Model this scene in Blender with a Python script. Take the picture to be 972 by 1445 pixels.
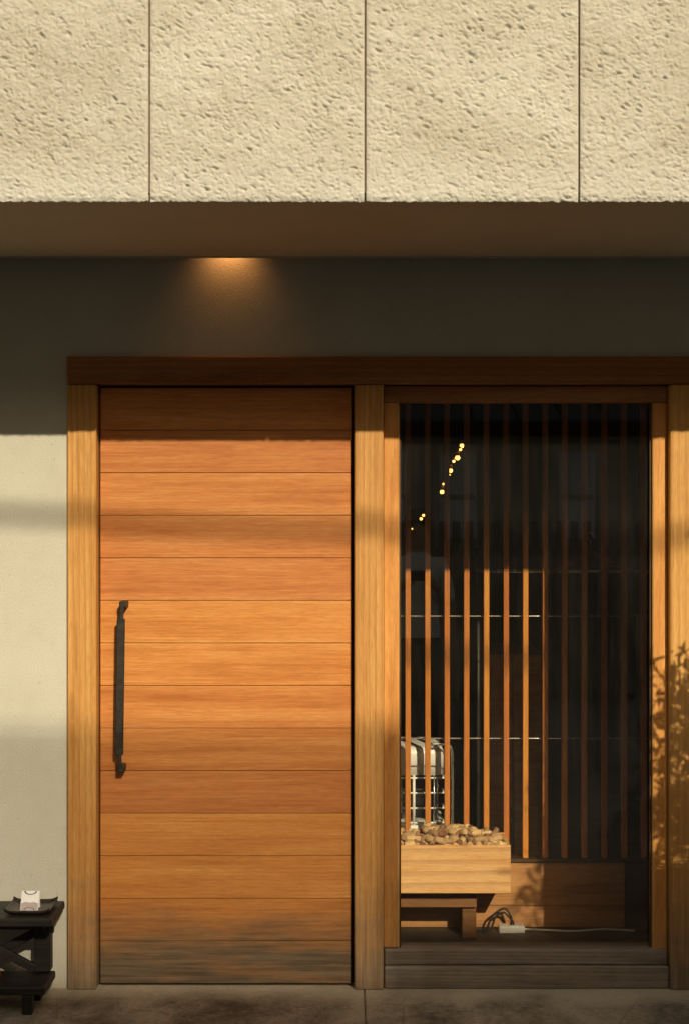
import bpy, bmesh, math, random
import numpy as np
from mathutils import Vector, Matrix
R = math.radians
rng = random.Random(7)
for o in list(bpy.data.objects): bpy.data.objects.remove(o)
S = bpy.context.scene
C = S.collection

# ------------------------------------------------------------ camera
CAMD, CAMZ, F = 5.0, 1.6, 2100.0
cam = bpy.data.cameras.new('camera'); camo = bpy.data.objects.new('camera', cam); C.objects.link(camo)
camo.location = (0, -CAMD, CAMZ); camo.rotation_euler = (R(90), 0, 0)
cam.sensor_fit = 'VERTICAL'; cam.sensor_height = 24; cam.lens = 24*F/1445
cam.clip_start = .05; cam.clip_end = 1500
S.camera = camo
S.render.resolution_x = 688; S.render.resolution_y = 1024
# ------------------------------------------------------------ sun + sky (low late sun, from behind right)
SX, SZ = .31, .5824                      # sideways shift and drop of a sunray per metre travelled into the facade
ray = Vector((-SX, 1, -SZ)).normalized()
sl = bpy.data.lights.new('sun', 'SUN'); so = bpy.data.objects.new('sun', sl); C.objects.link(so)
sl.energy = 3.65; sl.angle = R(.53); sl.color = (1.0, .97, .89)
so.location = (3, -12, 9); so.rotation_euler = ray.to_track_quat('-Z', 'Y').to_euler()
W = bpy.data.worlds.new('World'); S.world = W; W.use_nodes = True
nt = W.node_tree; bg = nt.nodes['Background']
sky = nt.nodes.new('ShaderNodeTexSky'); sky.sky_type = 'NISHITA'; sky.sun_disc = False
sky.sun_elevation = math.asin(-ray.z); sky.sun_rotation = math.atan2(-ray.x, -ray.y)
sky.air_density = 1.0; sky.dust_density = 3.0; sky.ozone_density = .6
nt.links.new(sky.outputs[0], bg.inputs[0]); bg.inputs[1].default_value = .15
vs = S.view_settings
vs.view_transform = 'Standard'; vs.look = 'None'; vs.exposure = 0.12; vs.gamma = 1.0
vs.use_curve_mapping = False
vs.use_white_balance = True; vs.white_balance_temperature = 8600; vs.white_balance_tint = 10
try: S.cycles.max_bounces = 10; S.cycles.transparent_max_bounces = 16
except Exception: pass

# ------------------------------------------------------------ helpers
def X(px, y): return (px-486)*(CAMD+y)/F
def Z(py, y): return CAMZ-(py-722.5)*(CAMD+y)/F
WL = {}
def thing(name, loc, label, cat, group=None, kind=None):
    o = bpy.data.objects.new(name, None); C.objects.link(o); o.location = loc; o.empty_display_size = .1
    WL[o.name] = Vector(loc); tag(o, label, cat, group, kind); return o
def tag(o, label=None, cat=None, group=None, kind=None):
    if label: o['label'] = label
    if cat: o['category'] = cat
    if group: o['group'] = group
    if kind: o['kind'] = kind
    return o
def part(name, bm, m, parent=None, smooth=False, origin=None):
    """link bm (world coordinates) as one mesh object with its origin at its centre"""
    if origin is None:
        lo = Vector([min(v.co[i] for v in bm.verts) for i in range(3)]); hi = Vector([max(v.co[i] for v in bm.verts) for i in range(3)])
        origin = (lo+hi)/2
        if parent is None: origin.z = lo.z
    origin = Vector(origin)
    for v in bm.verts: v.co -= origin
    bmesh.ops.recalc_face_normals(bm, faces=bm.faces)
    me = bpy.data.meshes.new(name); bm.to_mesh(me); bm.free()
    if smooth: me.shade_smooth()
    me.materials.append(m)
    o = bpy.data.objects.new(name, me); C.objects.link(o)
    o.location = origin-(WL[parent.name] if parent else Vector())
    o.parent = parent; WL[o.name] = origin
    return o
def bx(x0, x1, y0, y1, z0, z1, bev=0, bm=None, seg=1):
    own = bmesh.new()
    vs_ = [own.verts.new((x, y, z)) for x in (x0, x1) for y in (y0, y1) for z in (z0, z1)]
    for f in ((0,1,3,2),(4,6,7,5),(0,4,5,1),(2,3,7,6),(0,2,6,4),(1,5,7,3)): own.faces.new([vs_[i] for i in f])
    if bev: bmesh.ops.bevel(own, geom=list(own.edges), offset=bev, segments=seg, profile=.5, affect='EDGES', clamp_overlap=True)
    if bm is None: return own
    return merge(bm, own)
def merge(bm, own, M=None):
    mp = {v: bm.verts.new(M @ v.co if M else v.co) for v in own.verts}
    for f in own.faces:
        nf = bm.faces.new([mp[v] for v in f.verts]); nf.smooth = f.smooth
    own.free(); return bm
def bar(a, b, w, h, bev=0, bm=None, up=Vector((0,1,0))):
    """rectangular bar from a to b, w across, h along up"""
    a, b = Vector(a), Vector(b); d = (b-a); L = d.length; d.normalize()
    s = d.cross(up).normalized(); u = s.cross(d).normalized()
    own = bx(-L/2, L/2, -w/2, w/2, -h/2, h/2, bev)
    M = Matrix((( d.x, s.x, u.x), (d.y, s.y, u.y), (d.z, s.z, u.z))).to_4x4(); M.translation = (a+b)/2
    return merge(bm if bm else bmesh.new(), own, M)
def tube(pts, r, bm=None, n=8, rads=None):
    bm = bm if bm else bmesh.new(); pts = [Vector(p) for p in pts]; rings = []
    ref = None
    for i, p in enumerate(pts):
        d = (pts[min(i+1, len(pts)-1)]-pts[max(i-1, 0)]).normalized()
        if ref is None: ref = d.orthogonal().normalized()
        ref = (ref-d*ref.dot(d)).normalized(); b = d.cross(ref); rr = rads[i] if rads else r
        rings.append([bm.verts.new(p+(ref*math.cos(2*math.pi*k/n)+b*math.sin(2*math.pi*k/n))*rr) for k in range(n)])
    for a, b in zip(rings, rings[1:]):
        for k in range(n): f = bm.faces.new((a[k], a[(k+1)%n], b[(k+1)%n], b[k])); f.smooth = True
    bm.faces.new(rings[0][::-1]); bm.faces.new(rings[-1]); return bm
def lathe(prof, c, n=20, bm=None):
    bm = bm if bm else bmesh.new(); rings = []
    for r, z in prof: rings.append([bm.verts.new((c[0]+r*math.cos(2*math.pi*k/n), c[1]+r*math.sin(2*math.pi*k/n), c[2]+z)) for k in range(n)])
    for a, b in zip(rings, rings[1:]):
        for k in range(n): f = bm.faces.new((a[k], a[(k+1)%n], b[(k+1)%n], b[k])); f.smooth = True
    bm.faces.new(rings[0][::-1]); bm.faces.new(rings[-1]); return bm
def curve_pts(ctrl, n=10):
    c = [Vector(p) for p in ctrl]; c = [c[0]]+c+[c[-1]]; out = []
    for i in range(1, len(c)-2):
        for k in range(n):
            t = k/n; p0, p1, p2, p3 = c[i-1:i+3]
            out.append(.5*((2*p1)+(p2-p0)*t+(2*p0-5*p1+4*p2-p3)*t*t+(3*p1-p0-3*p2+p3)*t**3))
    out.append(c[-2]); return out

# ------------------------------------------------------------ materials
class NT:
    def __init__(s, name):
        s.m = bpy.data.materials.new(name); s.m.use_nodes = True; s.t = s.m.node_tree; s.n = s.t.nodes; s.p = s.n['Principled BSDF']
    def new(s, ty, **k):
        nd = s.n.new('ShaderNode'+ty)
        for a, b in k.items(): setattr(nd, a, b)
        return nd
    def set(s, sock, v):
        if hasattr(v, 'is_linked') or isinstance(v, bpy.types.NodeSocket): s.t.links.new(v, sock)
        elif v is not None:
            if isinstance(v, tuple) and len(v) == 3 and sock.type == 'RGBA': v = (*v, 1)
            sock.default_value = v
    def coord(s, kind='Object'): return s.new('TexCoord').outputs[kind]
    def mapping(s, v, scale=(1,1,1), loc=(0,0,0)):
        m = s.new('Mapping'); s.set(m.inputs[0], v); m.inputs['Scale'].default_value = scale; s.set(m.inputs['Location'], loc); return m.outputs[0]
    def noise(s, v, scale, detail=4, rough=.55, dist=0):
        n = s.new('TexNoise'); s.set(n.inputs['Vector'], v); n.inputs['Scale'].default_value = scale
        n.inputs['Detail'].default_value = detail; n.inputs['Roughness'].default_value = rough; n.inputs['Distortion'].default_value = dist
        return n.outputs['Fac']
    def vor(s, v, scale, out='Distance', feat='F1'):
        n = s.new('TexVoronoi', feature=feat); s.set(n.inputs['Vector'], v); n.inputs['Scale'].default_value = scale; return n.outputs[out]
    def ramp(s, f, stops):
        r = s.new('ValToRGB'); s.set(r.inputs[0], f); e = r.color_ramp.elements
        while len(e) < len(stops): e.new(.5)
        for a, (p, c) in zip(e, stops):
            a.position = p; a.color = (*c, 1) if isinstance(c, tuple) else (c, c, c, 1)
        return r.outputs[0]
    def mix(s, f, a, b, mode='MIX'):
        m = s.new('Mix', data_type='RGBA', blend_type=mode); s.set(m.inputs[0], f); s.set(m.inputs[6], a); s.set(m.inputs[7], b); return m.outputs[2]
    def math(s, op, a, b=None, clamp=False):
        m = s.new('Math', operation=op); m.use_clamp = clamp; s.set(m.inputs[0], a); s.set(m.inputs[1], b); return m.outputs[0]
    def rng(s, v, a, b, c=0., d=1.):
        m = s.new('MapRange'); s.set(m.inputs[0], v)
        for i, q in enumerate((a, b, c, d)): m.inputs[i+1].default_value = q
        return m.outputs[0]
    def sep(s, v):
        m = s.new('SeparateXYZ'); s.set(m.inputs[0], v); return m.outputs
    def bump(s, h, strength=.3, dist=.01, normal=None):
        b = s.new('Bump'); b.inputs['Strength'].default_value = strength; b.inputs['Distance'].default_value = dist
        s.set(b.inputs['Height'], h); s.set(b.inputs['Normal'], normal)
        return b.outputs[0]
    def done(s, col=None, rough=None, normal=None, metal=None, spec=None):
        for k, v in (('Base Color', col), ('Roughness', rough), ('Normal', normal), ('Metallic', metal), ('Specular IOR Level', spec)):
            if v is not None: s.set(s.p.inputs[k], v)
        return s.m
def plain(name, col, rough=.6, metal=0., var=.25, scale=30, bump=.1, spec=.4):
    n = NT(name); v = n.coord(); a = n.noise(v, scale, 5)
    c = n.mix(n.rng(a, .3, .7), tuple(x*(1-var) for x in col), tuple(min(1, x*(1+var)) for x in col))
    return n.done(c, n.rng(a, .2, .8, rough-.1, min(1, rough+.1)), n.bump(a, bump, .004), metal, spec)
def wood(name, light, mid, dark, axis, weather=0., rough=.55, knots=True, grey=(.16,.12,.08), wz=(.1,.75), fine=1., bands=1., rings=0., rsc=26, kden=.5):
    n = NT(name); oi = n.new('ObjectInfo').outputs['Random']
    cx = n.new('CombineXYZ'); n.set(cx.inputs[0], n.math('MULTIPLY', oi, 37.)); n.set(cx.inputs[1], n.math('MULTIPLY', oi, 91.)); n.set(cx.inputs[2], n.math('MULTIPLY', oi, 53.))
    add = n.new('VectorMath', operation='ADD'); n.set(add.inputs[0], n.coord()); n.set(add.inputs[1], cx.outputs[0]); v = add.outputs[0]
    def st(a, c):   # a along the grain, c across
        sc = [c, c, c]; sc['xyz'.index(axis)] = a; return n.mapping(v, tuple(sc))
    g0 = n.noise(st(.7, 11), 1.6, 5, .6, .35)
    g1 = n.noise(st(2.2, 95), 1.5, 5, .7, .2)
    g2 = n.noise(st(22, 260), 1, 3, .6)
    mot = n.noise(st(4, 9), 1.7, 4, .6)
    base = n.ramp(n.math('ADD', n.math('ADD', n.math('MULTIPLY', g0, .5*bands), n.math('MULTIPLY', g1, .3+.5*(1-bands))), n.math('MULTIPLY', mot, .2)), [(.37, dark), (.5, mid), (.63, light)])
    base = n.mix(n.rng(g2, .3, .6, .3*fine, 0), base, tuple(x*.45 for x in dark))
    base = n.mix(n.rng(mot, .52, .75, 0, .35), base, (mid[0]*.95, mid[1]*.75, mid[2]*.62))
    if rings:
        wv = n.new('TexWave', wave_type='BANDS', bands_direction='X' if axis != 'x' else 'Z', wave_profile='SAW')
        n.set(wv.inputs['Vector'], st(1.6*(rsc/26)**.5, rsc)); wv.inputs['Scale'].default_value = 1.; wv.inputs['Distortion'].default_value = 14.
        wv.inputs['Detail'].default_value = 2.; wv.inputs['Detail Scale'].default_value = .16
        rl_ = n.math('MULTIPLY', n.rng(wv.outputs['Fac'], .45, 1., 0, rings), n.rng(g0, .3, .6, .35, 1.))
        base = n.mix(rl_, base, tuple(x*.62 for x in dark))
    hue = n.math('SUBTRACT', oi, .5)
    hs = n.new('HueSaturation'); n.set(hs.inputs['Color'], base); n.set(hs.inputs['Value'], n.math('ADD', n.math('MULTIPLY', hue, .22), 1.)); n.set(hs.inputs['Hue'], n.math('ADD', n.math('MULTIPLY', hue, .012), .5))
    base = hs.outputs[0]
    if knots:
        kv = st(2.3, 7.5); kd = n.vor(kv, 1.); kc = n.vor(kv, 1., 'Color')
        keep = n.math('GREATER_THAN', n.sep(kc)[0], kden)
        k = n.math('MULTIPLY', n.rng(kd, .05, .17, 1, 0), keep)
        base = n.mix(n.math('MULTIPLY', k, .75), base, tuple(x*.4 for x in dark))
    pos = n.new('NewGeometry').outputs['Position']; z = n.sep(pos)[2]
    blot = n.noise(n.mapping(pos, (1.8, 1.8, 7)), 1.5, 6, .65)
    if weather:
        w = n.math('ADD', n.rng(z, wz[0], wz[1], 1, 0), n.math('MULTIPLY', n.math('SUBTRACT', blot, .5), 1.1))
        w = n.math('MULTIPLY', n.rng(w, .25, 1.0), weather)
        br = n.math('ADD', n.rng(z, .25, 1.0, .75, 0), n.math('MULTIPLY', n.math('SUBTRACT', mot, .5), .9), True)
        base = n.mix(n.math('MULTIPLY', br, weather), base, n.mix(1., base, (.66, .60, .58), 'MULTIPLY'))
        gcol = n.mix(n.rng(g1, .35, .65), tuple(x*.5 for x in grey), tuple(x*1.3 for x in grey))
        base = n.mix(w, base, gcol)
    b = n.bump(n.math('ADD', n.math('MULTIPLY', g2, .5), g1), .22, .003)
    return n.done(base, n.rng(g1, .3, .7, rough-.08, rough+.12), b, spec=.35)
M = {}
M['post'] = wood('post_wood', (.68,.37,.125), (.58,.285,.086), (.42,.18,.048), 'z', .9, wz=(.0,.55), bands=.7, rings=.42, rsc=15, kden=.25)
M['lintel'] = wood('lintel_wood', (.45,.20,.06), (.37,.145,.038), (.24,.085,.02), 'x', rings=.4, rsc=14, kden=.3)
M['plank'] = wood('plank_wood', (.70,.325,.105), (.60,.235,.064), (.44,.14,.032), 'x', .97, knots=False, rings=.16, wz=(.10,.36), grey=(.095,.068,.042))
M['sash_v'] = wood('sash_wood_upright', (.68,.34,.115), (.58,.25,.075), (.44,.16,.042), 'z', .35, knots=False, wz=(0,.5), grey=(.2,.13,.07))
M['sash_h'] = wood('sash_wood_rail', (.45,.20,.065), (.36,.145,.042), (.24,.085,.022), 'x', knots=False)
M['sill'] = wood('weathered_sill_wood', (.31,.26,.205), (.225,.18,.135), (.10,.078,.058), 'x', .0, .75, rings=.45)
M['slat'] = wood('slat_wood', (.72,.29,.065), (.62,.205,.04), (.46,.135,.024), 'z', knots=False, bands=.85)
M['crate'] = wood('pale_pine', (.92,.60,.29), (.85,.49,.20), (.64,.27,.085), 'x', bands=1., rings=.5, rsc=7, kden=.4)
M['base'] = wood('base_board_wood', (.62,.33,.14), (.52,.25,.095), (.34,.14,.05), 'x', knots=False)
M['table'] = wood('brown_table_wood', (.30,.14,.055), (.22,.095,.035), (.13,.05,.018), 'x', knots=False)
M['darkwood'] = wood('dark_brown_wood', (.085,.045,.02), (.06,.03,.013), (.03,.014,.006), 'x', knots=False)
M['blackwood'] = wood('black_stained_wood', (.020,.017,.013), (.013,.011,.009), (.006,.005,.004), 'x', .0, .5, knots=False)

def stucco(name, a, b, bump, fine=180):
    n = NT(name); v = n.new('NewGeometry').outputs['Position']
    big = n.noise(v, 2.2, 5, .6); mid = n.noise(v, 14, 4)
    c = n.mix(n.rng(n.math('ADD', n.math('MULTIPLY', big, .6), n.math('MULTIPLY', mid, .4)), .36, .64), a, b)
    f = n.noise(v, fine, 4, .6); pit = n.rng(n.vor(v, 70), .0, .22, 0, 1)
    spk = n.math('MULTIPLY', n.rng(n.vor(v, 26), .06, .13, 1, 0), n.math('GREATER_THAN', n.sep(n.vor(v, 26, 'Color'))[1], .45))
    c = n.mix(n.math('MULTIPLY', spk, .22), c, tuple(x*.25 for x in a))
    gr = n.math('ADD', n.rng(n.sep(v)[2], .0, .16, .75, 0), n.math('MULTIPLY', n.math('SUBTRACT', mid, .5), .6), True); c = n.mix(n.math('MULTIPLY', gr, .55), c, (.20,.165,.115))
    return n.done(c, .9, n.bump(n.math('ADD', f, n.math('MULTIPLY', pit, .6)), bump, .004), spec=.15)
M['wall'] = stucco('fine_stucco', (.49,.475,.40), (.56,.55,.475), .4)
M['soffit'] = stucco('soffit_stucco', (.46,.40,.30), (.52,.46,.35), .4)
n = NT('rough_sprayed_stucco'); v = n.new('NewGeometry').outputs['Position']
big = n.noise(n.mapping(v, (1, 1, 1.6)), 2.6, 6, .62); mid = n.noise(v, 30, 4)
c = n.mix(n.rng(big, .36, .66), (.42,.40,.335), (.52,.515,.46))
c = n.mix(n.rng(mid, .35, .7, .22, 0), c, (.31,.27,.19))
c = n.mix(n.rng(n.noise(v, 6, 5, .65), .5, .72, 0, .3), c, (.36,.33,.26))
st_ = n.noise(n.mapping(v, (9, 9, .8)), 1.5, 4); c = n.mix(n.rng(st_, .58, .75, 0, .16), c, (.36,.30,.21))
oi = n.new('ObjectInfo').outputs['Random']; hs = n.new('HueSaturation'); n.set(hs.inputs['Color'], c); n.set(hs.inputs['Value'], n.rng(oi, 0, 1, .96, 1.04)); c = hs.outputs[0]
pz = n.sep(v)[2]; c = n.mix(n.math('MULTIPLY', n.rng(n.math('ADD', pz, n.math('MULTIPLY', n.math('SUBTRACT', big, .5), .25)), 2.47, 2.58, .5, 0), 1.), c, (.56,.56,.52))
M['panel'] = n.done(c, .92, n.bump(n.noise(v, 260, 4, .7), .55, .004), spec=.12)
M['joint'] = plain('joint_filler', (.22,.15,.10), .8)
n = NT('stained_concrete'); v = n.new('NewGeometry').outputs['Position']
b0 = n.noise(n.mapping(v, (1.2, .9, 1)), 3., 8, .66, .4); b1 = n.noise(v, 42, 6, .75); sp = n.rng(n.vor(v, 55), .05, .2, 1, 0)
yy = n.sep(v)[1]
c = n.mix(n.rng(n.math('ADD', n.math('MULTIPLY', b0, .75), n.math('MULTIPLY', b1, .25)), .40, .60), (.085,.07,.05), (.33,.28,.20))
c = n.mix(n.math('MULTIPLY', sp, n.rng(b1, .45, .65)), c, (.45,.39,.30))
c = n.mix(n.rng(n.vor(n.mapping(v, (1, .8, 1)), 3.1, 'Distance', 'DISTANCE_TO_EDGE'), .0, .006, .55, 0), c, (.03,.025,.02))
c = n.mix(n.rng(n.noise(v, 90, 4, .7), .5, .72, 0, .5), c, (.05,.04,.03))
c = n.mix(n.math('MULTIPLY', n.rng(n.math('ADD', yy, n.math('MULTIPLY', b0, .22)), -.08, .06), .6), c, (.46,.39,.28))
M['concrete'] = n.done(c, n.rng(b0, .3, .7, .6, .95), n.bump(n.math('ADD', b1, n.math('MULTIPLY', sp, .3)), .5, .008), spec=.2)
n = NT('asphalt'); v = n.new('NewGeometry').outputs['Position']
a = n.noise(v, 160, 3, .7); b = n.noise(v, .8, 5)
M['asphalt'] = n.done(n.mix(n.rng(n.math('ADD', n.math('MULTIPLY', a, .4), n.math('MULTIPLY', b, .6)), .35, .65), (.16,.135,.10), (.24,.205,.15)), .9, n.bump(a, .5, .006))
M['iron'] = plain('black_iron', (.035,.030,.024), .5, .3, .3, 60, .15)
M['steel'] = plain('bright_steel_rod', (.72,.70,.64), .25, .6, .1, 40, .02)
M['white_enamel'] = plain('cream_enamel', (.84,.82,.74), .35, 0, .04, 12, .03)
M['black_enamel'] = plain('dark_heater_inside', (.02,.02,.02), .35, .3, .2, 20, .05)
M['chrome'] = plain('chrome_wire', (.75,.74,.70), .22, .9, .08, 30, .02)
M['lacquer'] = plain('black_brown_lacquer', (.022,.014,.011), .3, 0, .2, 30, .05, .5)
M['paper'] = plain('white_card', (.80,.79,.78), .7, 0, .04, 20, .02)
M['paper_grey'] = plain('mauve_grey_print', (.42,.36,.36), .7, 0, .06, 20, .02)
M['ink'] = plain('dark_grey_ink', (.06,.065,.07), .6, 0, .1, 20, .0)
M['red'] = plain('red_plastic', (.42,.045,.02), .4, 0, .1, 20, .03)
M['white_plastic'] = plain('white_plastic', (.66,.63,.55), .45, 0, .06, 20, .03)
M['black_rubber'] = plain('black_rubber', (.012,.012,.012), .5, 0, .1, 20, .03)
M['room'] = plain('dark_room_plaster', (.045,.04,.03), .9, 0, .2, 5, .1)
M['room_floor'] = wood('dark_room_floor', (.10,.072,.05), (.07,.05,.034), (.035,.025,.017), 'x', knots=False, rough=.6)
M['siding'] = plain('dark_siding', (.33,.29,.22), .8, 0, .2, 6, .2)
M['fence'] = plain('brown_fence', (.15,.12,.09), .8, 0, .2, 6, .2)
M['tile'] = plain('grey_roof_tile', (.07,.07,.072), .5, 0, .25, 9, .2)
M['opp_wall'] = plain('neighbour_plaster', (.58,.45,.29), .9, 0, .1, 4, .2)
M['opp_trim'] = plain('pale_shutter', (.55,.55,.53), .6, 0, .08, 9, .1)
M['pole'] = plain('concrete_pole', (.28,.27,.25), .85, 0, .15, 14, .2)
M['terracotta'] = plain('terracotta', (.33,.14,.07), .8, 0, .15, 16, .2)
M['bark'] = plain('grey_bark', (.13,.10,.07), .9, 0, .3, 60, .6)
n = NT('olive_leaf'); a = n.noise(n.coord(), 25, 2)
M['leaf'] = n.done(n.mix(n.rng(a, .3, .7), (.05,.075,.025), (.11,.13,.06)), .5)
n = NT('cork'); v = n.coord(); oi = n.new('ObjectInfo').outputs['Random']; a = n.noise(v, 160, 4, .7)
c = n.mix(n.rng(a, .35, .65), (.58,.36,.17), (.74,.50,.26))
hs = n.new('HueSaturation'); n.set(hs.inputs['Color'], c); n.set(hs.inputs['Value'], n.rng(oi, 0, 1, .42, 1.25)); n.set(hs.inputs['Hue'], n.rng(oi, 0, 1, .485, .51))
lz = n.math('ABSOLUTE', n.sep(v)[2]); stain = n.math('MULTIPLY', n.math('GREATER_THAN', lz, .0188), n.math('GREATER_THAN', n.math('FRACT', n.math('MULTIPLY', oi, 7.3)), .55))
ck = n.mix(n.math('MULTIPLY', stain, .75), hs.outputs[0], (.16,.035,.03))
M['cork'] = n.done(ck, .85, n.bump(a, .6, .003), spec=.2)
def emit(name, col, e):
    n = NT(name); n.set(n.p.inputs['Emission Color'], col); n.p.inputs['Emission Strength'].default_value = e
    return n.done(col, .4)
M['lamp'] = emit('warm_lamp', (1, .5, .2), 20)
M['bulb'] = emit('warm_bulb', (1, .5, .13), 5)
M['amber'] = plain('amber_glass_shade', (.75,.36,.10), .2, 0, .1, 20, .02)
n = NT('window_glass'); n.n.remove(n.p); out = n.n['Material Output']
tr = n.new('BsdfTransparent'); tr.inputs[0].default_value = (.985,.985,.97,1); gl = n.new('BsdfGlossy'); gl.inputs['Roughness'].default_value = .004
lw = n.new('LayerWeight'); lw.inputs['Blend'].default_value = .5
f = n.math('ADD', n.math('MULTIPLY', n.math('POWER', lw.outputs['Facing'], 5.), .9), .06)
gv = n.new('NewGeometry').outputs['Position']
sm = n.math('ADD', n.rng(n.noise(n.mapping(gv, (3, 1, 1.2)), 2., 6, .65), .4, .75, .0025, .009), n.rng(n.noise(n.mapping(gv, (40, 1, 3)), 1., 4), .5, .8, 0, .006))
df = n.new('BsdfDiffuse'); df.inputs[0].default_value = (.6,.57,.5,1); m0 = n.new('MixShader'); n.set(m0.inputs[0], sm); n.t.links.new(tr.outputs[0], m0.inputs[1]); n.t.links.new(df.outputs[0], m0.inputs[2])
ms = n.new('MixShader'); n.set(ms.inputs[0], f); n.t.links.new(m0.outputs[0], ms.inputs[1]); n.t.links.new(gl.outputs[0], ms.inputs[2]); n.t.links.new(ms.outputs[0], out.inputs[0])
M['glass'] = n.m

# ------------------------------------------------------------ ground
g = bmesh.new(); q = 500
g.faces.new([g.verts.new(p) for p in ((-q,-q,0),(q,-q,0),(q,q,0),(-q,q,0))])
go = part('ground', g, M['asphalt'], origin=(0,0,0)); go.location.z = -.06; tag(go, kind='structure')
ap = bx(-4.5, 4.5, .02, .16, -.055, -.004); apo = part('concrete_apron', ap, M['concrete']); tag(apo, kind='structure')
xj = X(515, -.2)
edges = [-4.5, xj-2.4, xj, xj+2.4, 4.5]
for a, b in zip(edges, edges[1:]): part('slab', bx(a+.0012, b-.0012, -1.15, .02, -.055, 0, .004), M['concrete'], apo)

# ------------------------------------------------------------ building: walls, overhang, timber frame
FZ = 5.2
bld = thing('shop_building', (0, .1, 0), 'cream stucco shop building with a rough overhanging upper storey above timber framed front', 'building')
LX0, LX1 = X(95, -.02), X(136, -.02); MX0, MX1 = X(500, -.02), X(541, -.02); RX0 = X(945, -.02); RX1 = RX0+.098
LZ1, LZ0 = Z(503, -.02), Z(542, -.02)
wl = bx(-3.2, LX0+.004, 0, .16, 0, 2.62); bx(RX1-.004, 3.2, 0, .16, 0, 2.62, bm=wl); bx(LX0+.004, RX1-.004, 0, .16, LZ1-.004, 2.62, bm=wl)
part('wall', wl, M['wall'], bld)
HS = Z(362, -.1)
oh = bx(-3.2, 3.2, -.985, -.1, HS+.02, 2.62); bx(-3.2, 3.2, -.985, 4.6, 2.62, FZ, bm=oh)
over = part('overhang', oh, M['joint'], bld)
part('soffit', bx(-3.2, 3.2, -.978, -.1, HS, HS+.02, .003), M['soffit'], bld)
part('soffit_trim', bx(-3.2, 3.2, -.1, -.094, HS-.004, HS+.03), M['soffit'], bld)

rs = np.random.RandomState(3)
def perlin(x, y, sc, seed):
    r = np.random.RandomState(seed); ang = r.rand(256, 256)*2*np.pi; gx, gy = np.cos(ang), np.sin(ang)
    x = x*sc+1000; y = y*sc+1000; xi = np.floor(x).astype(int); yi = np.floor(y).astype(int); fx, fy = x-xi, y-yi
    s = lambda t: t*t*t*(t*(t*6-15)+10)
    def d(i, j): a = (xi+i) % 256; b = (yi+j) % 256; return gx[a, b]*(fx-i)+gy[a, b]*(fy-j)
    u, v = s(fx), s(fy)
    return (d(0,0)*(1-u)+d(1,0)*u)*(1-v)+(d(0,1)*(1-u)+d(1,1)*u)*v
def worley(x, y, sc, seed):
    r = np.random.RandomState(seed); jx, jy = r.rand(256, 256), r.rand(256, 256)
    x = x*sc+1000; y = y*sc+1000; xi = np.floor(x).astype(int); yi = np.floor(y).astype(int); best = np.full(x.shape, 9.)
    for i in (-1, 0, 1):
        for j in (-1, 0, 1):
            a, b = (xi+i), (yi+j); best = np.minimum(best, (a+jx[a%256, b%256]-x)**2+(b+jy[a%256, b%256]-y)**2)
    return np.sqrt(best)
def rough(x, z):
    """spatter-coat relief in metres: flattened splats, knocked-down ridges and pits"""
    wx = x+.006*perlin(x, z, 45, 1); wz = z+.006*perlin(x, z, 45, 2)
    u, w = wx*.9-wz*.43, wz*.9+wx*.43          # trowelled on the slant
    h = .0011*perlin(u, w, 40, 4)*1.5+.0012*perlin(u, w, 95, 5)*1.6+.0012*perlin(x, z, 190, 6)*1.6
    for sc, sd, am in ((62, 7, .0022), (120, 17, .0018)):
        d = worley(u*.9, w*1.1, sc, sd); h += am*np.sqrt(np.clip(.55-d, 0, .55)/.55)*np.clip(.6+perlin(x, z, 25, sd+3)*1.5, 0, 1.3)
    m = perlin(x, z, 7, 8)
    for sc, sd, dep, th in ((36, 9, .007, .26), (70, 10, .005, .28)):
        p = worley(u*.62, w*1.6, sc, sd); h -= dep*np.clip((th-p)/.13, 0, 1)*np.clip(.15+m*.8+perlin(x, z, 37, sd+20)*2.2, 0, 1)
    return h
PE = [X(p, -1.) for p in (-396, -93, 210, 515, 817, 1120, 1423)]
zt, zb, stp = 3.06, HS-.006, .0027
for k, (a, b) in enumerate(zip(PE, PE[1:])):
    a += .0026; b -= .0026
    nx = int((b-a)/stp); nz = int((zt-zb)/stp)
    gx, gz = np.meshgrid(np.linspace(a, b, nx), np.linspace(zb, zt, nz))
    ed = np.minimum(np.clip((gx-a)/.008, 0, 1), np.clip((b-gx)/.008, 0, 1))
    bot = np.clip((gz-zb)/.012, 0, 1)
    y = -.992-(.003+rough(gx, gz))*(.35+.65*ed)-.004*bot+.003
    rag = .004*perlin(gx, gx*0, 55, 11)+.003*perlin(gx, gx*0, 140, 12)
    zz = gz+rag*np.clip(1-(gz-zb)/.02, 0, 1)
    co = np.stack([gx, y, zz], -1).reshape(-1, 3)
    idx = np.arange(nx*nz).reshape(nz, nx)
    fc = np.stack([idx[:-1,:-1], idx[:-1,1:], idx[1:,1:], idx[1:,:-1]], -1).reshape(-1, 4)
    # returns to the back along the four edges
    def strip(ii, rev):
        global co, fc
        bk = co[ii].copy(); bk[:, 1] = -.9855; o0 = len(co); co = np.vstack([co, bk]); j = np.arange(o0, o0+len(ii))
        f = np.stack([ii[:-1], j[:-1], j[1:], ii[1:]], -1); fc = np.vstack([fc, f[:, ::-1] if rev else f])
    strip(idx[0], False); strip(idx[-1], True); strip(idx[:, 0], True); strip(idx[:, -1], False)
    cen = np.array([(a+b)/2, -.98, (zt+zb)/2])
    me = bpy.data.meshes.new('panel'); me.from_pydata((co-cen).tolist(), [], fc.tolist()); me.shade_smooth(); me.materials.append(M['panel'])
    po = bpy.data.objects.new('panel', me); C.objects.link(po); po.parent = over; po.location = Vector(cen)-WL[over.name]
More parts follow.
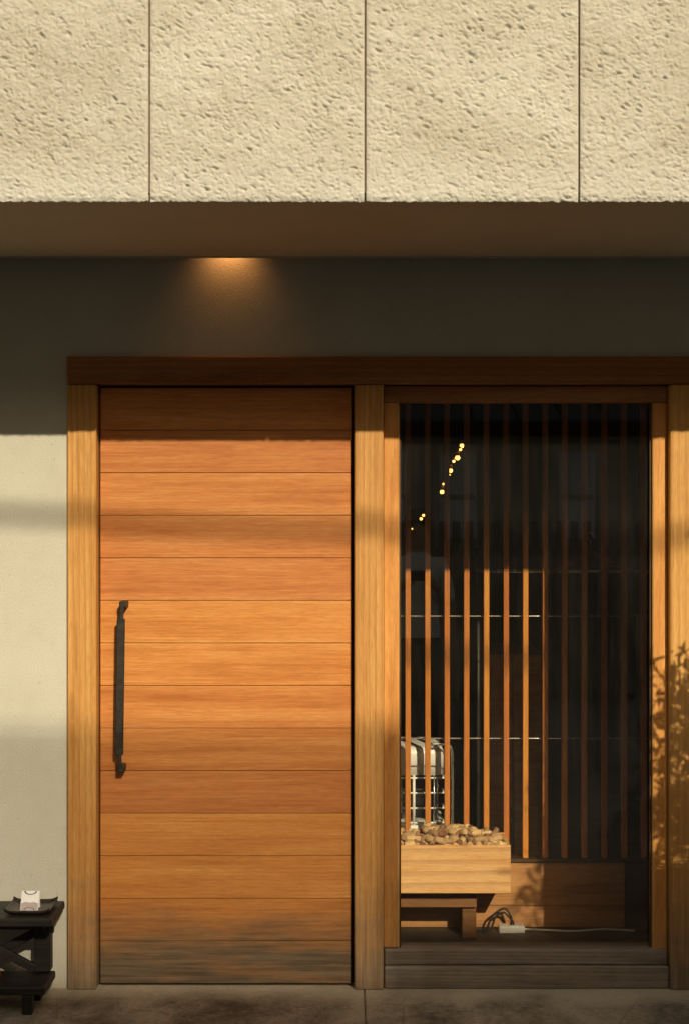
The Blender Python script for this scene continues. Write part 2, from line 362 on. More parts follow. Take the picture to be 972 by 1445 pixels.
upper = bx(PE[0], PE[-1], -.992, -.9855, zt+.004, FZ); bx(-3.2, PE[0]-.004, -.992, -.9855, HS, FZ, bm=upper); bx(PE[-1]+.004, 3.2, -.992, -.9855, HS, FZ, bm=upper)
part('upper_cladding', upper, M['panel'], over)
part('side_wall', bx(-3.2, -3.04, .16, 4.6, 0, 2.615), M['wall'], bld); part('side_wall', bx(3.04, 3.2, .16, 4.6, 0, 2.615), M['wall'], bld)

frame = bpy.data.objects.new('timber_frame', None); C.objects.link(frame); frame.parent = bld; frame.empty_display_size = .1
WL['timber_frame'] = Vector(((LX0+RX1)/2, .05, 0)); frame.location = WL['timber_frame']-WL[bld.name]
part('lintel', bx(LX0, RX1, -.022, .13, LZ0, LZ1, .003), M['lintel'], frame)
part('post', bx(LX0, LX1, -.02, .13, 0, LZ0-.0015, .004), M['post'], frame)
part('post', bx(MX0, MX1, -.02, .13, 0, LZ0-.0015, .004), M['post'], frame)
part('post', bx(RX0, RX1, -.02, .13, 0, LZ0-.0015, .004), M['post'], frame)
# room shell
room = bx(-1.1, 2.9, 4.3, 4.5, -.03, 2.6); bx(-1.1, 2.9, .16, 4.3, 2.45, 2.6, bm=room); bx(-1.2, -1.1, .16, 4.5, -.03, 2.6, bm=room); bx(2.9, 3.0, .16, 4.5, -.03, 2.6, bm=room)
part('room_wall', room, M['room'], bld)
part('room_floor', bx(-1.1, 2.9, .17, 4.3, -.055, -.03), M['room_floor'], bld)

# ------------------------------------------------------------ sliding door
DY = .03; D0, D1 = X(142, DY), X(495.5, DY); dz1, dz0 = Z(547, DY), Z(1388, DY)
door = thing('sliding_door', ((D0+D1)/2, DY+.02, dz0), 'orange brown wooden door of stacked horizontal planks, greyed at its bottom', 'door')
NP = 14; ph = (dz1-dz0)/NP
for i in range(NP):
    j = rng.uniform(-.0007, .0007)
    part('plank', bx(D0, D1, DY+j, DY+.03, dz0+i*ph+.0008, dz0+(i+1)*ph-.0008, .0012), M['plank'], door)
part('back_board', bx(D0-.012, D1+.02, DY+.031, DY+.045, dz0-.002, dz1+.02), M['darkwood'], door)
hx = X(170, DY-.05); hy = DY-.05
h = bar((X(168.5, hy), hy, Z(1066, hy)), (X(171, hy), hy, Z(873, hy)), .027, .014, .003)
hd = part('handle', h, M['iron'], door)
hb = bar((X(171.5, hy), hy, Z(874, hy)), (X(172.5, hy), hy, Z(852, hy)), .014, .010, .002)
hb = bar((X(173, hy), hy-.004, Z(853, hy)), (X(174.5, hy), DY, Z(853, hy)), .022, .022, .003, hb, up=Vector((0,0,1)))
part('bracket', hb, M['iron'], hd)
hb = bar((X(168.8, hy), hy, Z(1065, hy)), (X(170, hy), hy, Z(1088, hy)), .013, .010, .002)
hb = bar((X(171, hy), hy-.004, Z(1085, hy)), (X(171, hy), DY, Z(1085, hy)), .022, .024, .003, hb, up=Vector((0,0,1)))
part('bracket', hb, M['iron'], hd)

# ------------------------------------------------------------ shop window
WY = .017; A0, A1 = MX1+.001, X(563, WY); B0, B1 = X(920, WY), RX0-.001
tz1, tz0 = LZ0-.002, Z(568, WY); bz1, bz0 = Z(1338, WY), Z(1363, 0)
win = thing('shop_window', ((A0+B1)/2, .04, 0), 'tall fixed glass window in an orange wood sash on a weathered grey sill', 'window')
part('stile', bx(A0, A1, WY, .075, bz1+.001, tz0-.001, .003), M['sash_v'], win)
part('stile', bx(B0, B1, WY, .075, bz1-.012, tz0-.001, .003), M['sash_v'], win)
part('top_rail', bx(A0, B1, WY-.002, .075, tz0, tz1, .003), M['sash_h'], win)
part('bottom_rail', bx(A0+.002, B1-.002, .004, .09, bz0+.001, bz1, .004), M['sill'], win)
part('sill', bx(A0+.002, RX0-.001, -.008, .10, .0, bz0, .004), M['sill'], win)
part('glass_pane', bx(A1-.008, B0+.008, .045, .051, bz1-.006, tz0+.008), M['glass'], win)
part('glazing_bead', bx(A1, A1+.006, .03, .044, bz1, tz0), M['darkwood'], win)
part('glazing_bead', bx(B0-.007, B0, .03, .044, bz1, tz0), M['darkwood'], win)

# ------------------------------------------------------------ downlight hidden in the slot above the wall
dx = X(324, 0)
dl = thing('downlight', (dx, -.045, 2.57), 'small warm downlight glowing on the wall above the door, tucked behind the soffit', 'lamp')
can = lathe([(.026, 0), (.026, .05), (.020, .05), (.020, .004)], (dx, -.048, 2.565), 20); part('housing', can, M['iron'], dl)
part('lens', lathe([(.0195, .0), (.0195, .006), (.001, .008)], (dx, -.048, 2.575), 20), M['lamp'], dl)
part('slot_lid', bx(dx-.03, dx+.03, -.09, -.008, 2.611, 2.619), M['iron'], dl)
sp = bpy.data.lights.new('downlight_beam', 'SPOT'); spo = bpy.data.objects.new('downlight_beam', sp); C.objects.link(spo)
sp.energy = 2.3; sp.color = (1, .46, .18); sp.spot_size = R(112); sp.spot_blend = 1.; sp.shadow_soft_size = .015
spo.parent = dl; spo.location = (0, -.003, -.012); spo.rotation_euler = (R(38), 0, 0)

# ------------------------------------------------------------ slat screen
SY = .837
scr = thing('slat_screen', (.6, SY, -.03), 'indoor screen of thin upright orange wooden slats behind the glass', 'screen')
bzt = Z(1216, SY)
x0 = X(575, SY); pitch = 27.75*(CAMD+SY)/F
smesh = None
for i in range(-2, 15):
    x = x0+i*pitch
    if smesh is None:
        o = part('slat', bx(x-.0104, x+.0104, SY, SY+.03, bzt+.014, 2.40, .0012), M['slat'], scr); smesh = o
    else:
        c_ = smesh.copy(); C.objects.link(c_); c_.location.x = smesh.location.x+(i+2)*pitch+rng.uniform(-.0012, .0012); c_.rotation_euler.y = rng.uniform(-.0012, .0012); c_.location.y += rng.uniform(-.0015, .0015)
bxr = X(881, SY)
part('base_cap', bx(.0, 1.6, SY-.012, SY+.05, bzt, bzt+.013, .002), M['darkwood'], scr)
part('base_board', bx(.0, bxr, SY, SY+.03, Z(1278, SY)+.001, bzt-.001, .002), M['base'], scr)
part('base_board', bx(.0, bxr, SY, SY+.03, -.029, Z(1278, SY)-.001, .002), M['base'], scr)
part('base_board', bx(bxr+.002, 1.6, SY+.004, SY+.03, -.029, bzt-.001, .002), M['darkwood'], scr)
part('head_beam', bx(-.1, 1.7, SY-.01, SY+.04, 2.40, 2.45, .003), M['darkwood'], scr)
for py in (869.5, 1042): part('rod', tube([(-.1, SY+.036, Z(py, SY+.036)), (1.62, SY+.036, Z(py, SY+.036))], .0028, n=8), M['steel'], scr)

# ------------------------------------------------------------ low table, cork crate and corks
TY = .66
tb = thing('low_table', (.3, .74, -.03), 'low brown wooden table under the crate of corks', 'table')
ttz = Z(1259, .62); tx1 = X(673, TY); apz = Z(1281, TY)
part('tabletop', bx(.02, tx1+.004, TY-.002, .832, ttz-.014, ttz, .002), M['table'], tb)
part('apron', bx(.045, tx1-.002, TY+.004, TY+.022, apz, ttz-.0145, .002), M['table'], tb)
for a in (.03, tx1-.056):
    for b in (TY+.024, .79): part('leg', bx(a, a+.054, b, b+.04, -.03, ttz-.0145, .003), M['table'], tb)
CY = .60; cx0, cx1 = .12, X(720, CY); cz0, cz1 = ttz, Z(1193, CY)
cr = thing('cork_crate', ((cx0+cx1)/2, .7, cz0), 'pale pine crate heaped with wine corks on the low table', 'crate')
part('front_board', bx(cx0, cx1, CY, CY+.016, cz0, cz1, .002), M['crate'], cr)
part('back_board', bx(cx0, cx1, .814, .83, cz0, cz1, .002), M['crate'], cr)
part('end_board', bx(cx0, cx0+.016, CY+.017, .813, cz0, cz1-.001, .002), M['crate'], cr)
part('end_board', bx(cx1-.016, cx1, CY+.017, .813, cz0, cz1-.001, .002), M['crate'], cr)
part('bottom_board', bx(cx0+.017, cx1-.017, CY+.017, .813, cz0, cz0+.012), M['crate'], cr)
def corkmesh(r0, r1, L):
    b = bmesh.new(); lathe([(r0*.88, -L/2), (r0, -L/2+.002), ((r0+r1)/2, 0), (r1, L/2-.002), (r1*.88, L/2)], (0,0,0), 10, b); return b
fill = bmesh.new()
def rot(): return Matrix.Rotation(rng.uniform(0, 6.28), 4, 'Z') @ Matrix.Rotation(R(90+rng.gauss(0, 14)), 4, 'X')
for k in range(150):
    m = rot(); m.translation = (rng.uniform(cx0+.042, cx1-.042), rng.uniform(CY+.042, .785), rng.uniform(cz0+.09, cz1-.022)); merge(fill, corkmesh(.0115, .0115, .042), m)
fo = part('cork_pile', fill, M['cork']); tag(fo, 'lower corks filling the pine crate beneath the top layer', 'corks', kind='stuff')
cms = []
for (r0, r1, L) in ((.0115,.0115,.042), (.0118,.0112,.039), (.0122,.0138,.040), (.011,.011,.045)):
    b = corkmesh(r0, r1, L); me = bpy.data.meshes.new('wine_cork'); b.to_mesh(me); b.free(); me.shade_smooth(); me.set_sharp_from_angle(angle=R(35)); me.materials.append(M['cork']); cms.append(me)
placed = []
def heap(x): t = (x-.17)/(cx1-.17); return .012+.026*math.exp(-((t-.52)/.33)**2)
for row, yb in enumerate(np.linspace(CY+.024, .79, 6)):
    x = cx0+.035
    while x < cx1-.026:
        for lay in range(3):
            zc = cz1-.004+lay*.019
            lim = cz1+heap(x)*(1.15 if 0 < row < 5 else .55)
            if zc > lim: break
            o = bpy.data.objects.new('wine_cork', rng.choice(cms)); C.objects.link(o)
            m = Matrix.Rotation(rng.uniform(0, 6.28), 4, 'Z') @ Matrix.Rotation(R(90+rng.gauss(0, 13)), 4, 'X')
            o.rotation_euler = m.to_euler(); o.location = (x+rng.uniform(-.006,.006), yb+rng.uniform(-.004,.004), zc+rng.uniform(-.003,.004))
            tag(o, 'tan wine cork lying in the heap on top of the pine crate', 'cork', 'corks heaped in the crate')
        x += rng.uniform(.024, .034)

# power strip and cords on the room floor
py_ = .775; zf = -.03
ps = thing('power_strip', (X(720, py_), py_, zf), 'white power strip on the floor beside the base board with cords', 'power strip')
part('body', bx(X(703, py_), X(739, py_), py_-.022, py_+.022, zf, zf+.028, .004, seg=2), M['white_plastic'], ps)
part('cord', tube(curve_pts([(X(738, py_), py_, zf+.012), (X(765, py_), py_+.01, zf+.006), (X(810, py_), py_-.005, zf+.005), (X(850, py_), py_+.02, zf+.005), (X(895, py_), py_, zf+.005)]), .004, n=6), M['white_plastic'], ps)
for dxp, hp in ((0, 1289), (6, 1283)):
    part('plug_cord', tube(curve_pts([(X(680-dxp*2, py_), py_-.01+dxp*.003, zf+.004), (X(692-dxp, py_), py_, zf+.012), (X(699-dxp, py_), py_+.01, Z(1295, py_)), (X(711, py_), py_+.01, Z(hp, py_)), (X(722-dxp*.3, py_), py_, Z(hp+10, py_)), (X(724-dxp*.6, py_), py_, zf+.029)]), .0045, n=6), M['black_rubber'], ps)

# ------------------------------------------------------------ paraffin heater behind the slats
HY0, HY1 = 1.14, 1.46; hx1 = X(627, HY0); hx0 = hx1-.46; zf = -.03
ht = thing('heater', ((hx0+hx1)/2, 1.3, zf), 'cream enamel paraffin heater with a wire guard behind the slats', 'heater')
def rbox(x0, x1, y0, y1, z0, z1, r, tr=0):
    """box with rounded uprights, optional rounded top"""
    b = bmesh.new(); rings = []
    lev = [(z0, 0)]+([(z1-tr+tr*math.sin(t), tr*(1-math.cos(t))) for t in np.linspace(0, math.pi/2, 6)] if tr else [(z1, 0)])
    for z, ins in lev:
        ring = []
        for cx, cy, a0 in ((x1-r, y1-r, 0), (x0+r, y1-r, 90), (x0+r, y0+r, 180), (x1-r, y0+r, 270)):
            for k in range(5):
                a = R(a0+k*22.5); rr = max(r-ins, .001); e = ins-(r-rr)
                ring.append(b.verts.new((cx+rr*math.cos(a), cy+rr*math.sin(a), z)))
        rings.append(ring)
    for p, q in zip(rings, rings[1:]):
        for k in range(20): f = b.faces.new((p[k], p[(k+1)%20], q[(k+1)%20], q[k])); f.smooth = True
    b.faces.new(rings[0][::-1]); b.faces.new(rings[-1]); return b
zt1 = Z(1059, HY0); zg1 = Z(1094, HY0); zg0 = Z(1164, HY0)
part('hood', rbox(hx0, hx1, HY0, HY1, zg1, zt1+.012, .05, .03), M['white_enamel'], ht, True)
part('base', rbox(hx0, hx1, HY0-.01, HY1, zf, zg0, .05, .0), M['white_enamel'], ht)
part('reflector', rbox(hx0+.02, hx1-.02, HY0+.14, HY1, zg0, zg1, .04), M['black_enamel'], ht)
for c_ in (-.19, .19): 
    xm = (hx0+hx1)/2+c_; part('side_column', bx(xm-.014, xm+.014, HY0+.08, HY0+.13, zg0, zg1, .004), M['black_enamel'], ht)
part('burner', lathe([(.075, 0), (.075, .03), (.06, .035), (.06, .17), (.066, .175), (.066, zg1-zg0)], ((hx0+hx1)/2, HY0+.07+.02, zg0), 20), M['chrome'], ht)
def guard(z): 
    r = .04; return curve_pts([(hx0+.004, HY0+.1, z), (hx0+.004, HY0+.03, z), (hx0+.035, HY0+.002, z), (hx1-.035, HY0+.002, z), (hx1-.004, HY0+.03, z), (hx1-.004, HY0+.1, z)], 4)
for pz in (1098, 1119, 1140.5, 1161): part('guard_wire', tube(guard(Z(pz, HY0)), .004, n=6), M['white_enamel'], ht)
for px in (583.5, 612, 617): part('guard_upright', tube([(X(px, HY0), HY0+(.0 if px < 615 else .006), zg0), (X(px, HY0), HY0+(.0 if px < 615 else .006), zg1)], .0032 if px != 583.5 else .006, n=6), M['white_enamel' if px == 583.5 else 'chrome'], ht)
gy = HY0-.03
part('side_rail', tube(curve_pts([(hx1-.06, gy, Z(1050, gy)), (X(630, gy), gy, Z(1051, gy)), (X(637, gy), gy, Z(1059, gy)), (X(638, gy), gy, Z(1080, gy)), (X(638, gy), gy, Z(1130, gy)), (X(638, gy), gy, zf)], 6), .0058, n=8), M['chrome'], ht)
part('rail_clip', tube([(hx1-.055, gy, Z(1050, gy)), (hx1-.055, HY0+.06, zt1+.008)], .005, n=6), M['chrome'], ht)

# ------------------------------------------------------------ string of bulbs, coat hanger on a rail, cabinet
BY = 1.9
sl_ = [(662, 545), (656, 600), (650, 618), (644, 640), (632, 668), (622, 696), (607, 716), (594, 734), (578, 752), (560, 764)]
cp = [(X(a, BY), BY, Z(b, BY)) for a, b in sl_]
st = thing('string_lights', cp[0], 'string of small glowing warm bulbs hanging inside behind the slats', 'string lights')
cp[0] = (cp[0][0], BY, 2.45); cp[-1] = (.13, BY, cp[-1][2])
part('cord', tube(curve_pts(cp, 8), .003, n=6), M['black_rubber'], st)
for i, (a, b, r) in enumerate([(651, 629, 5), (649, 634.5, 3.2), (645, 646, 5.6), (639.5, 651, 3.2), (635, 664, 5), (633, 670, 2.5), (625.5, 683, 3), (623, 694, 5), (597, 727, 3), (593.5, 732, 3.4), (581, 746, 1.6)]):
    r = r/F*(CAMD+BY)*.62; c_ = (X(a, BY), BY-.012, Z(b, BY))
    part('shade', lathe([(r*.5, r*2.6), (r*1.25, r*.7)], c_, 10), M['amber'], st)
    o = part('bulb', lathe([(r*.3, r*1.5), (r*.55, r*.9), (r, 0), (r*.75, -r*.7), (r*.1, -r)][::-1], c_, 10), M['bulb'], st)
part('support_post', bx(.09, .13, BY-.02, BY+.02, -.03, 2.45), M['darkwood'], st)
RY = 1.25
rail = thing('clothes_rail', (.9, RY, -.03), 'thin dark metal clothes rail inside behind the slats', 'rail')
rz = Z(806, RY); part('bar', tube([(.55, RY, rz), (1.75, RY, rz)], .007, n=8), M['steel'], rail)
for a in (.56, 1.74): part('upright', tube([(a, RY, -.03), (a, RY, rz)], .008, n=8), M['iron'], rail)
hyy = RY
hg = thing('coat_hanger', (X(832, hyy), hyy, Z(806, hyy)), 'wooden coat hanger on the clothes rail behind the slats', 'hanger')
hw = bar((X(836, hyy), hyy-.012, Z(777, hyy)), (X(774, hyy), hyy-.012, Z(809, hyy)), .022, .014, .004); hw = bar((X(828, hyy), hyy-.012, Z(777, hyy)), (X(892, hyy), hyy-.012, Z(806, hyy)), .022, .014, .004, hw)
part('shoulder', hw, M['table'], hg)
part('hook', tube(curve_pts([(X(832, hyy), hyy-.012, Z(776, hyy)), (X(832, hyy), hyy-.012, Z(764, hyy)), (X(827, hyy), hyy-.012, Z(757, hyy)), (X(831, hyy), hyy-.012, Z(751, hyy)), (X(837, hyy), hyy-.012, Z(757, hyy))]), .002, n=6), M['steel'], hg)
KY = 1.75
kb = thing('wooden_cabinet', (X(722, KY), KY+.2, -.03), 'brown wooden cabinet standing in the dark room behind the slats', 'cabinet')
part('carcass', bx(X(682, KY), X(765, KY), KY+.018, KY+.38, -.03, Z(921, KY), .004), M['table'], kb)
part('door', bx(X(684, KY), X(723, KY), KY, KY+.016, .03, Z(924, KY), .003), M['base'], kb); part('door', bx(X(724, KY), X(763, KY), KY, KY+.016, .03, Z(924, KY), .003), M['base'], kb)

# ------------------------------------------------------------ black bench, tray, card
by0, by1 = -.262, -.035; ex = X(92, by1); tz = Z(1271, by1)
bn = thing('black_bench', (-1.25, -.16, 0), 'low black wooden bench with cross braces and a lower footboard against the wall', 'bench')
ll = -1.75
part('top_board', bx(ll, ex, by0, by1, tz-.026, tz, .004), M['blackwood'], bn)
part('batten', bx(ll+.05, ex-.03, by0+.03, by1-.03, tz-.042, tz-.027, .003), M['blackwood'], bn)
for s, xx in ((1, X(62, -.1)), (-1, ll+.1)):
    part('post', bx(xx-.026, xx+.026, -.125, -.075, .092, tz-.027, .003), M['blackwood'], bn)
    part('peg', bx(xx+s*.026 if s > 0 else xx-.034, xx+.034 if s > 0 else xx-.026, -.108, -.092, tz-.09, tz-.066, .003), M['blackwood'], bn)
pr = X(52, -.1); cxm = X(2, -.1)
za, zbm, zc = Z(1314, -.1), Z(1340, -.1), Z(1366, -.1)
for a, b, c_, d in ((pr, za, cxm-.10, zc+.004), (pr, zc+.004, cxm-.10, za)):
    part('brace', bar((a, -.1 if b == za else -.122, b), (c_, -.1 if b == za else -.122, d), .028, .018, .002), M['blackwood'], bn)
fy0, fy1 = -.27, -.09
part('footboard', bx(ll+.02, X(79, fy1), fy0, fy1, .062, .088, .004), M['blackwood'], bn)
for xx in (X(40, -.25), ll+.12):
    part('foot', bx(xx-.016, xx+.016, -.268, -.235, .0, .0615, .002), M['blackwood'], bn); part('foot', bx(xx-.016, xx+.016, -.13, -.097, .0, .0615, .002), M['blackwood'], bn)
# tray
t = bmesh.new(); tx0, tx1_ = X(8, -.2), X(83, -.1)-.006; NT_ = 14
def trz(u): return tz+.002+.010*abs(2*u-1)**6
rows = []
for j, (yy_, lift) in enumerate(((-.225, .008), (-.218, .001), (-.15, 0), (-.085, .001), (-.078, .009))):
    rows.append([(tx0+(tx1_-tx0)*i/NT_, yy_, trz(i/NT_)+lift) for i in range(NT_+1)])
top = [[t.verts.new((a, b, c_+.006)) for a, b, c_ in r] for r in rows]; bot = [[t.verts.new(p) for p in r] for r in rows]
for j in range(4):
    for i in range(NT_):
        t.faces.new((top[j][i], top[j][i+1], top[j+1][i+1], top[j+1][i])); t.faces.new((bot[j][i], bot[j+1][i], bot[j+1][i+1], bot[j][i+1]))
for j in range(4):
    for i in (0, NT_): t.faces.new((top[j][i], top[j+1][i], bot[j+1][i], bot[j][i]))
for i in range(NT_):
    for j in (0, 4): t.faces.new((top[j][i], top[j][i+1], bot[j][i+1], bot[j][i]))
tag(part('serving_tray', t, M['lacquer']), 'dark brown lacquer tray lying on the black bench', 'tray')
# folded white card
ky = -.175; k0, k1 = X(30, ky), X(55, ky); kz0 = tz+.0085; kz1 = Z(1258, ky)
cd = thing('paper_card', ((k0+k1)/2, ky, kz0), 'small folded white card with a dark arc mark standing on the tray', 'card')
ln = .018
def card_pt(u, w, off=0):   # u across, w up the leaning front leaf
    return (k0+(k1-k0)*u+.002*w, ky-.012+ln*w-off, kz0+(kz1-kz0)*w)
b = bmesh.new()
f1 = [card_pt(u, w) for u, w in ((0,0),(1,0),(1,1),(0,1))]; r1 = [(p[0], 2*(ky-.012+ln)-p[1]+.001, p[2]) for p in f1]
for q_ in (f1, r1):
    a_ = [b.verts.new(p) for p in q_]; c_ = [b.verts.new((p[0], p[1]+.0008, p[2])) for p in q_]
    b.faces.new(a_); b.faces.new(c_[::-1])
    for i in range(4): b.faces.new((a_[i], a_[(i+1)%4], c_[(i+1)%4], c_[i]))
part('leaf', b, M['paper'], cd)
b = bmesh.new(); b.faces.new([b.verts.new(card_pt(u, w, .0006)) for u, w in ((.02,.02),(.98,.02),(.98,.36),(.75,.43),(.5,.40),(.25,.44),(.02,.36))]); part('print', b, M['paper_grey'], cd)
def arc(cu, cw, ru, rw, a0, a1, th, off):
    b = bmesh.new(); pv = None
    for k in range(17):
        a = R(a0+(a1-a0)*k/16); p = [b.verts.new(card_pt(cu+ru*s*math.cos(a), cw+rw*s*math.sin(a), off)) for s in (1-th, 1+th)]
        if pv: b.faces.new((pv[0], p[0], p[1], pv[1]))
        pv = p
    return b
part('arc_mark', arc(.5, 1.0, .32, .17, 180, 360, .13, .0008), M['ink'], cd)
part('arc_mark', arc(.5, .02, .28, .13, 0, 180, .10, .0010), M['ink'], cd)
# red pot on the footboard
rx = X(3.5, -.15)-.05
rp = lathe([(.034, 0), (.05, 0), (.044, .03), (.032, .085), (.026, .085), (.024, .07)], (rx, -.16, .088), 20); tag(part('red_pot', rp, M['red']), 'small red tapered pot on the bench footboard', 'pot')

# ------------------------------------------------------------ potted olive tree right of the window (its leaf shadow falls on the right post)
ol = thing('potted_olive_tree', (1.72, -1.0, 0), 'leafy olive tree in a terracotta pot beside the shop window', 'tree')
part('pot', lathe([(.13,0),(.15,.02),(.19,.34),(.205,.345),(.205,.38),(.175,.38),(.17,.33),(.01,.33)], (1.72,-1.0,0), 28), M['terracotta'], ol)
trk = tube(curve_pts([(1.72,-1.0,.32), (1.73,-.99,.6), (1.70,-1.0,.9), (1.71,-1.01,1.2)], 6), .02, n=8, rads=[.026-.0006*i for i in range(19)])
lf = bmesh.new(); lr = random.Random(21)
def leaf(p, d, L):
    if p.x < 1.345+.5*max(0, 1.36-p.z)-.4*max(0, p.z-1.5): return
    d = d.normalized(); s = d.cross(Vector((lr.uniform(-1,1), lr.uniform(-1,1), lr.uniform(-1,1)))).normalized(); w = L*.13; nrm = d.cross(s)
    P = [p, p+d*L*.3+s*w, p+d*L*.65+s*w*.85, p+d*L+nrm*L*.08, p+d*L*.65-s*w*.85, p+d*L*.3-s*w]
    v_ = [lf.verts.new(q) for q in P]; lf.faces.new((v_[0], v_[1], v_[2], v_[3])); lf.faces.new((v_[0], v_[3], v_[4], v_[5]))
def twig(p, d, L, depth):
    n_ = max(4, int(L/.022)); pts = [p]
    for i in range(n_):
        d = (d+Vector((lr.gauss(0,.10), lr.gauss(0,.10), lr.gauss(0,.07)+.02))).normalized(); pts.append(pts[-1]+d*L/n_)
        if i > 0 or depth:
            for s in (0, 1):
                if lr.random() < .7: leaf(pts[-1], (d*.8+Vector((lr.gauss(0,.7), lr.gauss(0,.7), lr.gauss(0,.7)))), lr.uniform(.035, .062))
        if depth < 2 and lr.random() < (.42 if depth == 0 else .25): twig(pts[-1], (d+Vector((lr.gauss(0,.8), lr.gauss(0,.6), lr.gauss(0,.5)))).normalized(), L*lr.uniform(.35, .6), depth+1)
    tube(pts, .004, trk, 5, [.0055/(depth+1)*(1-.75*i/n_)+.0006 for i in range(n_+1)])
for k in range(25):
    a = lr.uniform(0, 6.28); z_ = lr.uniform(.9, 1.2); twig(Vector((1.71,-1.0,z_)), Vector((math.cos(a), math.sin(a)*.8, lr.uniform(-.15, .9))), lr.uniform(.3, .52), 0)
twig(Vector((1.71,-1.,1.2)), Vector((-.42,0,1)), .6, 0); twig(Vector((1.71,-1.,1.2)), Vector((-.2,.1,1)), .50, 0); twig(Vector((1.71,-1.,1.2)), Vector((-.75,0,.7)), .42, 0)
part('trunk', trk, M['bark'], ol); part('crown', lf, M['leaf'], ol)

# ------------------------------------------------------------ across the street (seen only in the glass, and as shade)
OY = -10.
oh_ = thing('neighbour_house', (0, OY-3, 0), 'dark timber and plaster house across the street, its roof parts added for shade', 'building')
part('wall', bx(-24, 26, OY-7, OY, -.055, 5.80), M['opp_wall'], oh_)
part('sky_blocker', bx(-24, 1.2, OY-7, OY-.2, 5.802, 9.4), M['opp_wall'], oh_); part('sky_blocker', bx(5.1, 26, OY-1.2, OY-.2, 5.802, 9.4), M['opp_wall'], oh_)  # upper volumes are additions, out of view, cutting skylight on the window
part('shade_parapet', bx(3.36, 26, OY-.14, OY, 5.802, 6.26), M['opp_wall'], oh_)  # added low wall, out of view, shading the bottom of the window
part('porch', bx(-24, 26, OY+.002, OY+1.3, -.055, 2.3), M['siding'], oh_)
for k in range(80):
    xa = -15+k*.404; b = bmesh.new()
    pts = [(OY+.0, 2.95), (OY+1.75, 2.42)]
    b = bar((xa+.2, pts[0][0], pts[0][1]), (xa+.2, pts[1][0], pts[1][1]), .39, .05, .018, b, up=Vector((0,0,1))); part('roof_tile', b, M['tile'], oh_)
for xw in (-5, -2.2, .4, 1.05, 2.15, 2.95, 5.2, 7.5):
    wd = .34 if .3 < xw < 3.2 else .9
    f = part('window', bx(xw-wd/2, xw+wd/2, OY+1.3, OY+1.33, 1.35, 2.15, .004), M['opp_trim'], oh_)
    part('window_rail', bx(xw-wd/2+.02, xw+wd/2-.02, OY+1.332, OY+1.345, 1.72, 1.76), M['siding'], f)
fn = thing('picket_fence', (1, -8, -.06), 'dark picket fence in front of the house across the street', 'fence')
pm = None
for k in range(90):
    if pm is None: pm = part('picket', bx(-4, -3.93, -8.0, -7.98, -.06, 1.52, .004), M['fence'], fn)
    else: c_ = pm.copy(); C.objects.link(c_); c_.location.x = pm.location.x+k*.115
for z_ in (.35, 1.2): part('rail', bx(-4.05, 6.4, -8.05, -8.003, z_, z_+.08), M['fence'], fn)
rl = thing('shade_railing', (-2, OY-.06, 5.8), 'unseen slatted railing added across the street to half-block the sun', 'railing')  # made-up railing; its slats thin the sun on the lower front
xr0, xr1 = 1.25, .24+SX*10
zz = 5.84
while zz < 6.75:
    part('slat', bx(xr0, xr1, OY-.068, OY-.06, zz, zz+.014), M['siding'], rl); zz += .038
for xk in (xr0+.04, xr1-.04): part('post', bx(xk-.03, xk+.03, OY-.14, OY-.081, 5.801, 6.78), M['siding'], rl)
# overhead cable between two poles
def cz(x): return 6.79+.0015*((x-14.85)**2-12.05**2)
for i, xp in enumerate((-10., 26.)):
    p_ = thing('utility_pole', (xp, -9, -.06), ('tall' if i else 'short')+' grey concrete utility pole across the street', 'utility pole')
    part('shaft', lathe([(.16, 0), (.11, cz(xp)+.6)], (xp, -9, -.06), 14), M['pole'], p_)
    part('cross_arm', bx(xp-.04, xp+.04, -9.6, -8.4, cz(xp)-.12, cz(xp)-.04), M['iron'], p_)
tag(part('overhead_cable', tube([(x, -9+.0, cz(x)) for x in np.linspace(-10, 26, 60)], .021, n=8), M['black_rubber']), 'thick black overhead cable strung between two utility poles', 'cable')

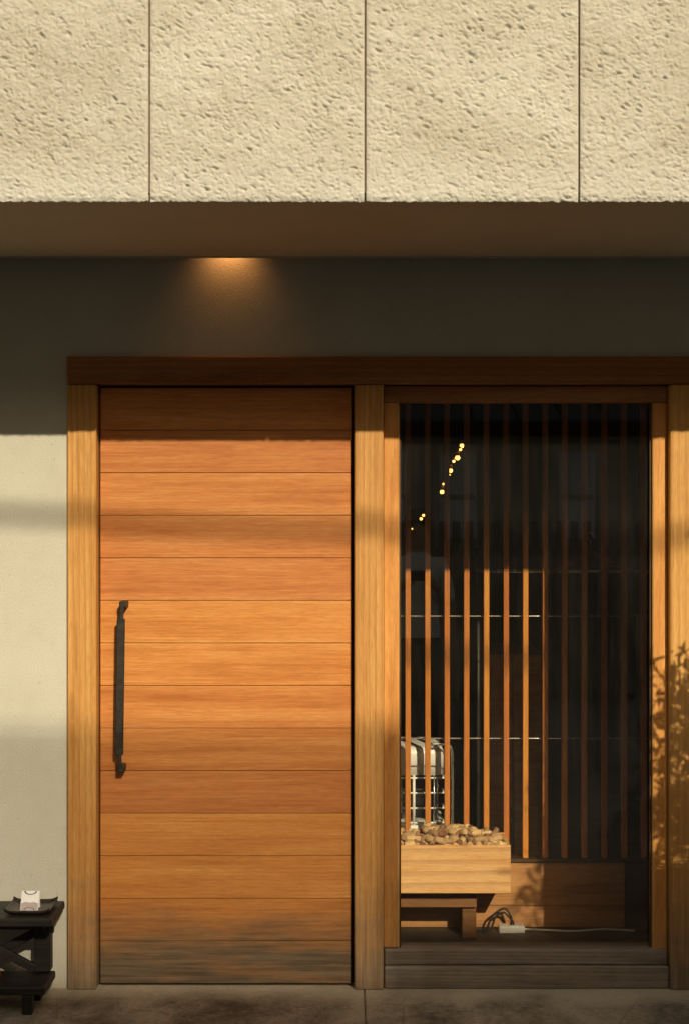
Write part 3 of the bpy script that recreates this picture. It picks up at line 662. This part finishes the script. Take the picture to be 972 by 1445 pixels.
# ------------------------------------------------------------ onlooker beside the camera, seen only as a faint reflection in the glass
px_, py2 = .50, -5.15
J = [(0,0,.88,.15,.10),(0,0,1.06,.135,.095),(0,0,1.24,.16,.10),(0,0,1.34,.10,.075),(0,.005,1.40,.05,.05),(0,.015,1.45,.06,.072),(0,.02,1.52,.075,.09),(0,.015,1.585,.055,.07)]
E = [(i, i+1) for i in range(7)]
for sd in (-1, 1):
    b0_ = len(J)
    J += [(sd*.165,0,1.31,.055,.055),(sd*.225,.04,1.06,.042,.042),(sd*.10,.24,1.17,.031,.031),(sd*.05,.29,1.21,.036,.022),(sd*.04,.33,1.24,.012,.012),
          (sd*.085,0,.82,.09,.09),(sd*.10,.015,.46,.058,.058),(sd*.105,-.02,.09,.04,.042),(sd*.115,.12,.035,.038,.03)]
    E += [(2, b0_),(b0_, b0_+1),(b0_+1, b0_+2),(b0_+2, b0_+3),(b0_+3, b0_+4),(0, b0_+5),(b0_+5, b0_+6),(b0_+6, b0_+7),(b0_+7, b0_+8)]
    for q_ in range(4):
        J.append((sd*(.028+.004*q_), .325-.008*q_, 1.225-.016*q_, .009, .009)); E.append((b0_+3, len(J)-1))
me = bpy.data.meshes.new('person'); me.from_pydata([p[:3] for p in J], E, [])
pe = bpy.data.objects.new('person', me); C.objects.link(pe); pe.location = (px_, py2, -.06)
sk = pe.modifiers.new('skin', 'SKIN'); pe.modifiers.new('sub', 'SUBSURF').render_levels = 2
for v_, p in zip(me.skin_vertices[0].data, J): v_.radius = p[3:]
me.skin_vertices[0].data[0].use_root = True
n = NT('white_shirt_dark_trousers'); zc_ = n.sep(n.coord())[2]; fb = n.noise(n.coord(), 14, 4)
yc_ = n.sep(n.coord())[1]
cl = n.mix(n.math('GREATER_THAN', zc_, .80), (.03,.03,.035), (.72,.71,.68)); cl = n.mix(n.math('GREATER_THAN', zc_, 1.385), cl, (.45,.27,.18)); cl = n.mix(n.math('GREATER_THAN', yc_, .21), cl, (.45,.27,.18))
cl = n.mix(n.math('LESS_THAN', zc_, .08), cl, (.02,.02,.02))
me.materials.append(n.done(cl, .8, n.bump(fb, .3, .02)))
tag(pe, 'person in white shirt and dark trousers raising a camera across from the shop', 'person')
hr = bmesh.new(); bmesh.ops.create_uvsphere(hr, u_segments=20, v_segments=12, radius=1)
for v_ in list(hr.verts):
    if v_.co.z < -.15 and v_.co.y > -.2 or v_.co.z < -.6: hr.verts.remove(v_)
for v_ in hr.verts: v_.co = Vector((v_.co.x*.092+px_, v_.co.y*.105+py2+.005, v_.co.z*.10+1.50+(.02 if v_.co.y < 0 else .035)))
WL[pe.name] = Vector(pe.location); part('hair', hr, M['black_rubber'], pe, True)
cmr = bx(px_-.06, px_+.06, py2+.30, py2+.335, 1.14, 1.21, .006); tube([(px_, py2+.335, 1.175), (px_, py2+.385, 1.175)], .03, cmr, 14)
tag(part('hand_camera', cmr, M['black_rubber']), 'small black camera held by the person across from the shop', 'camera')
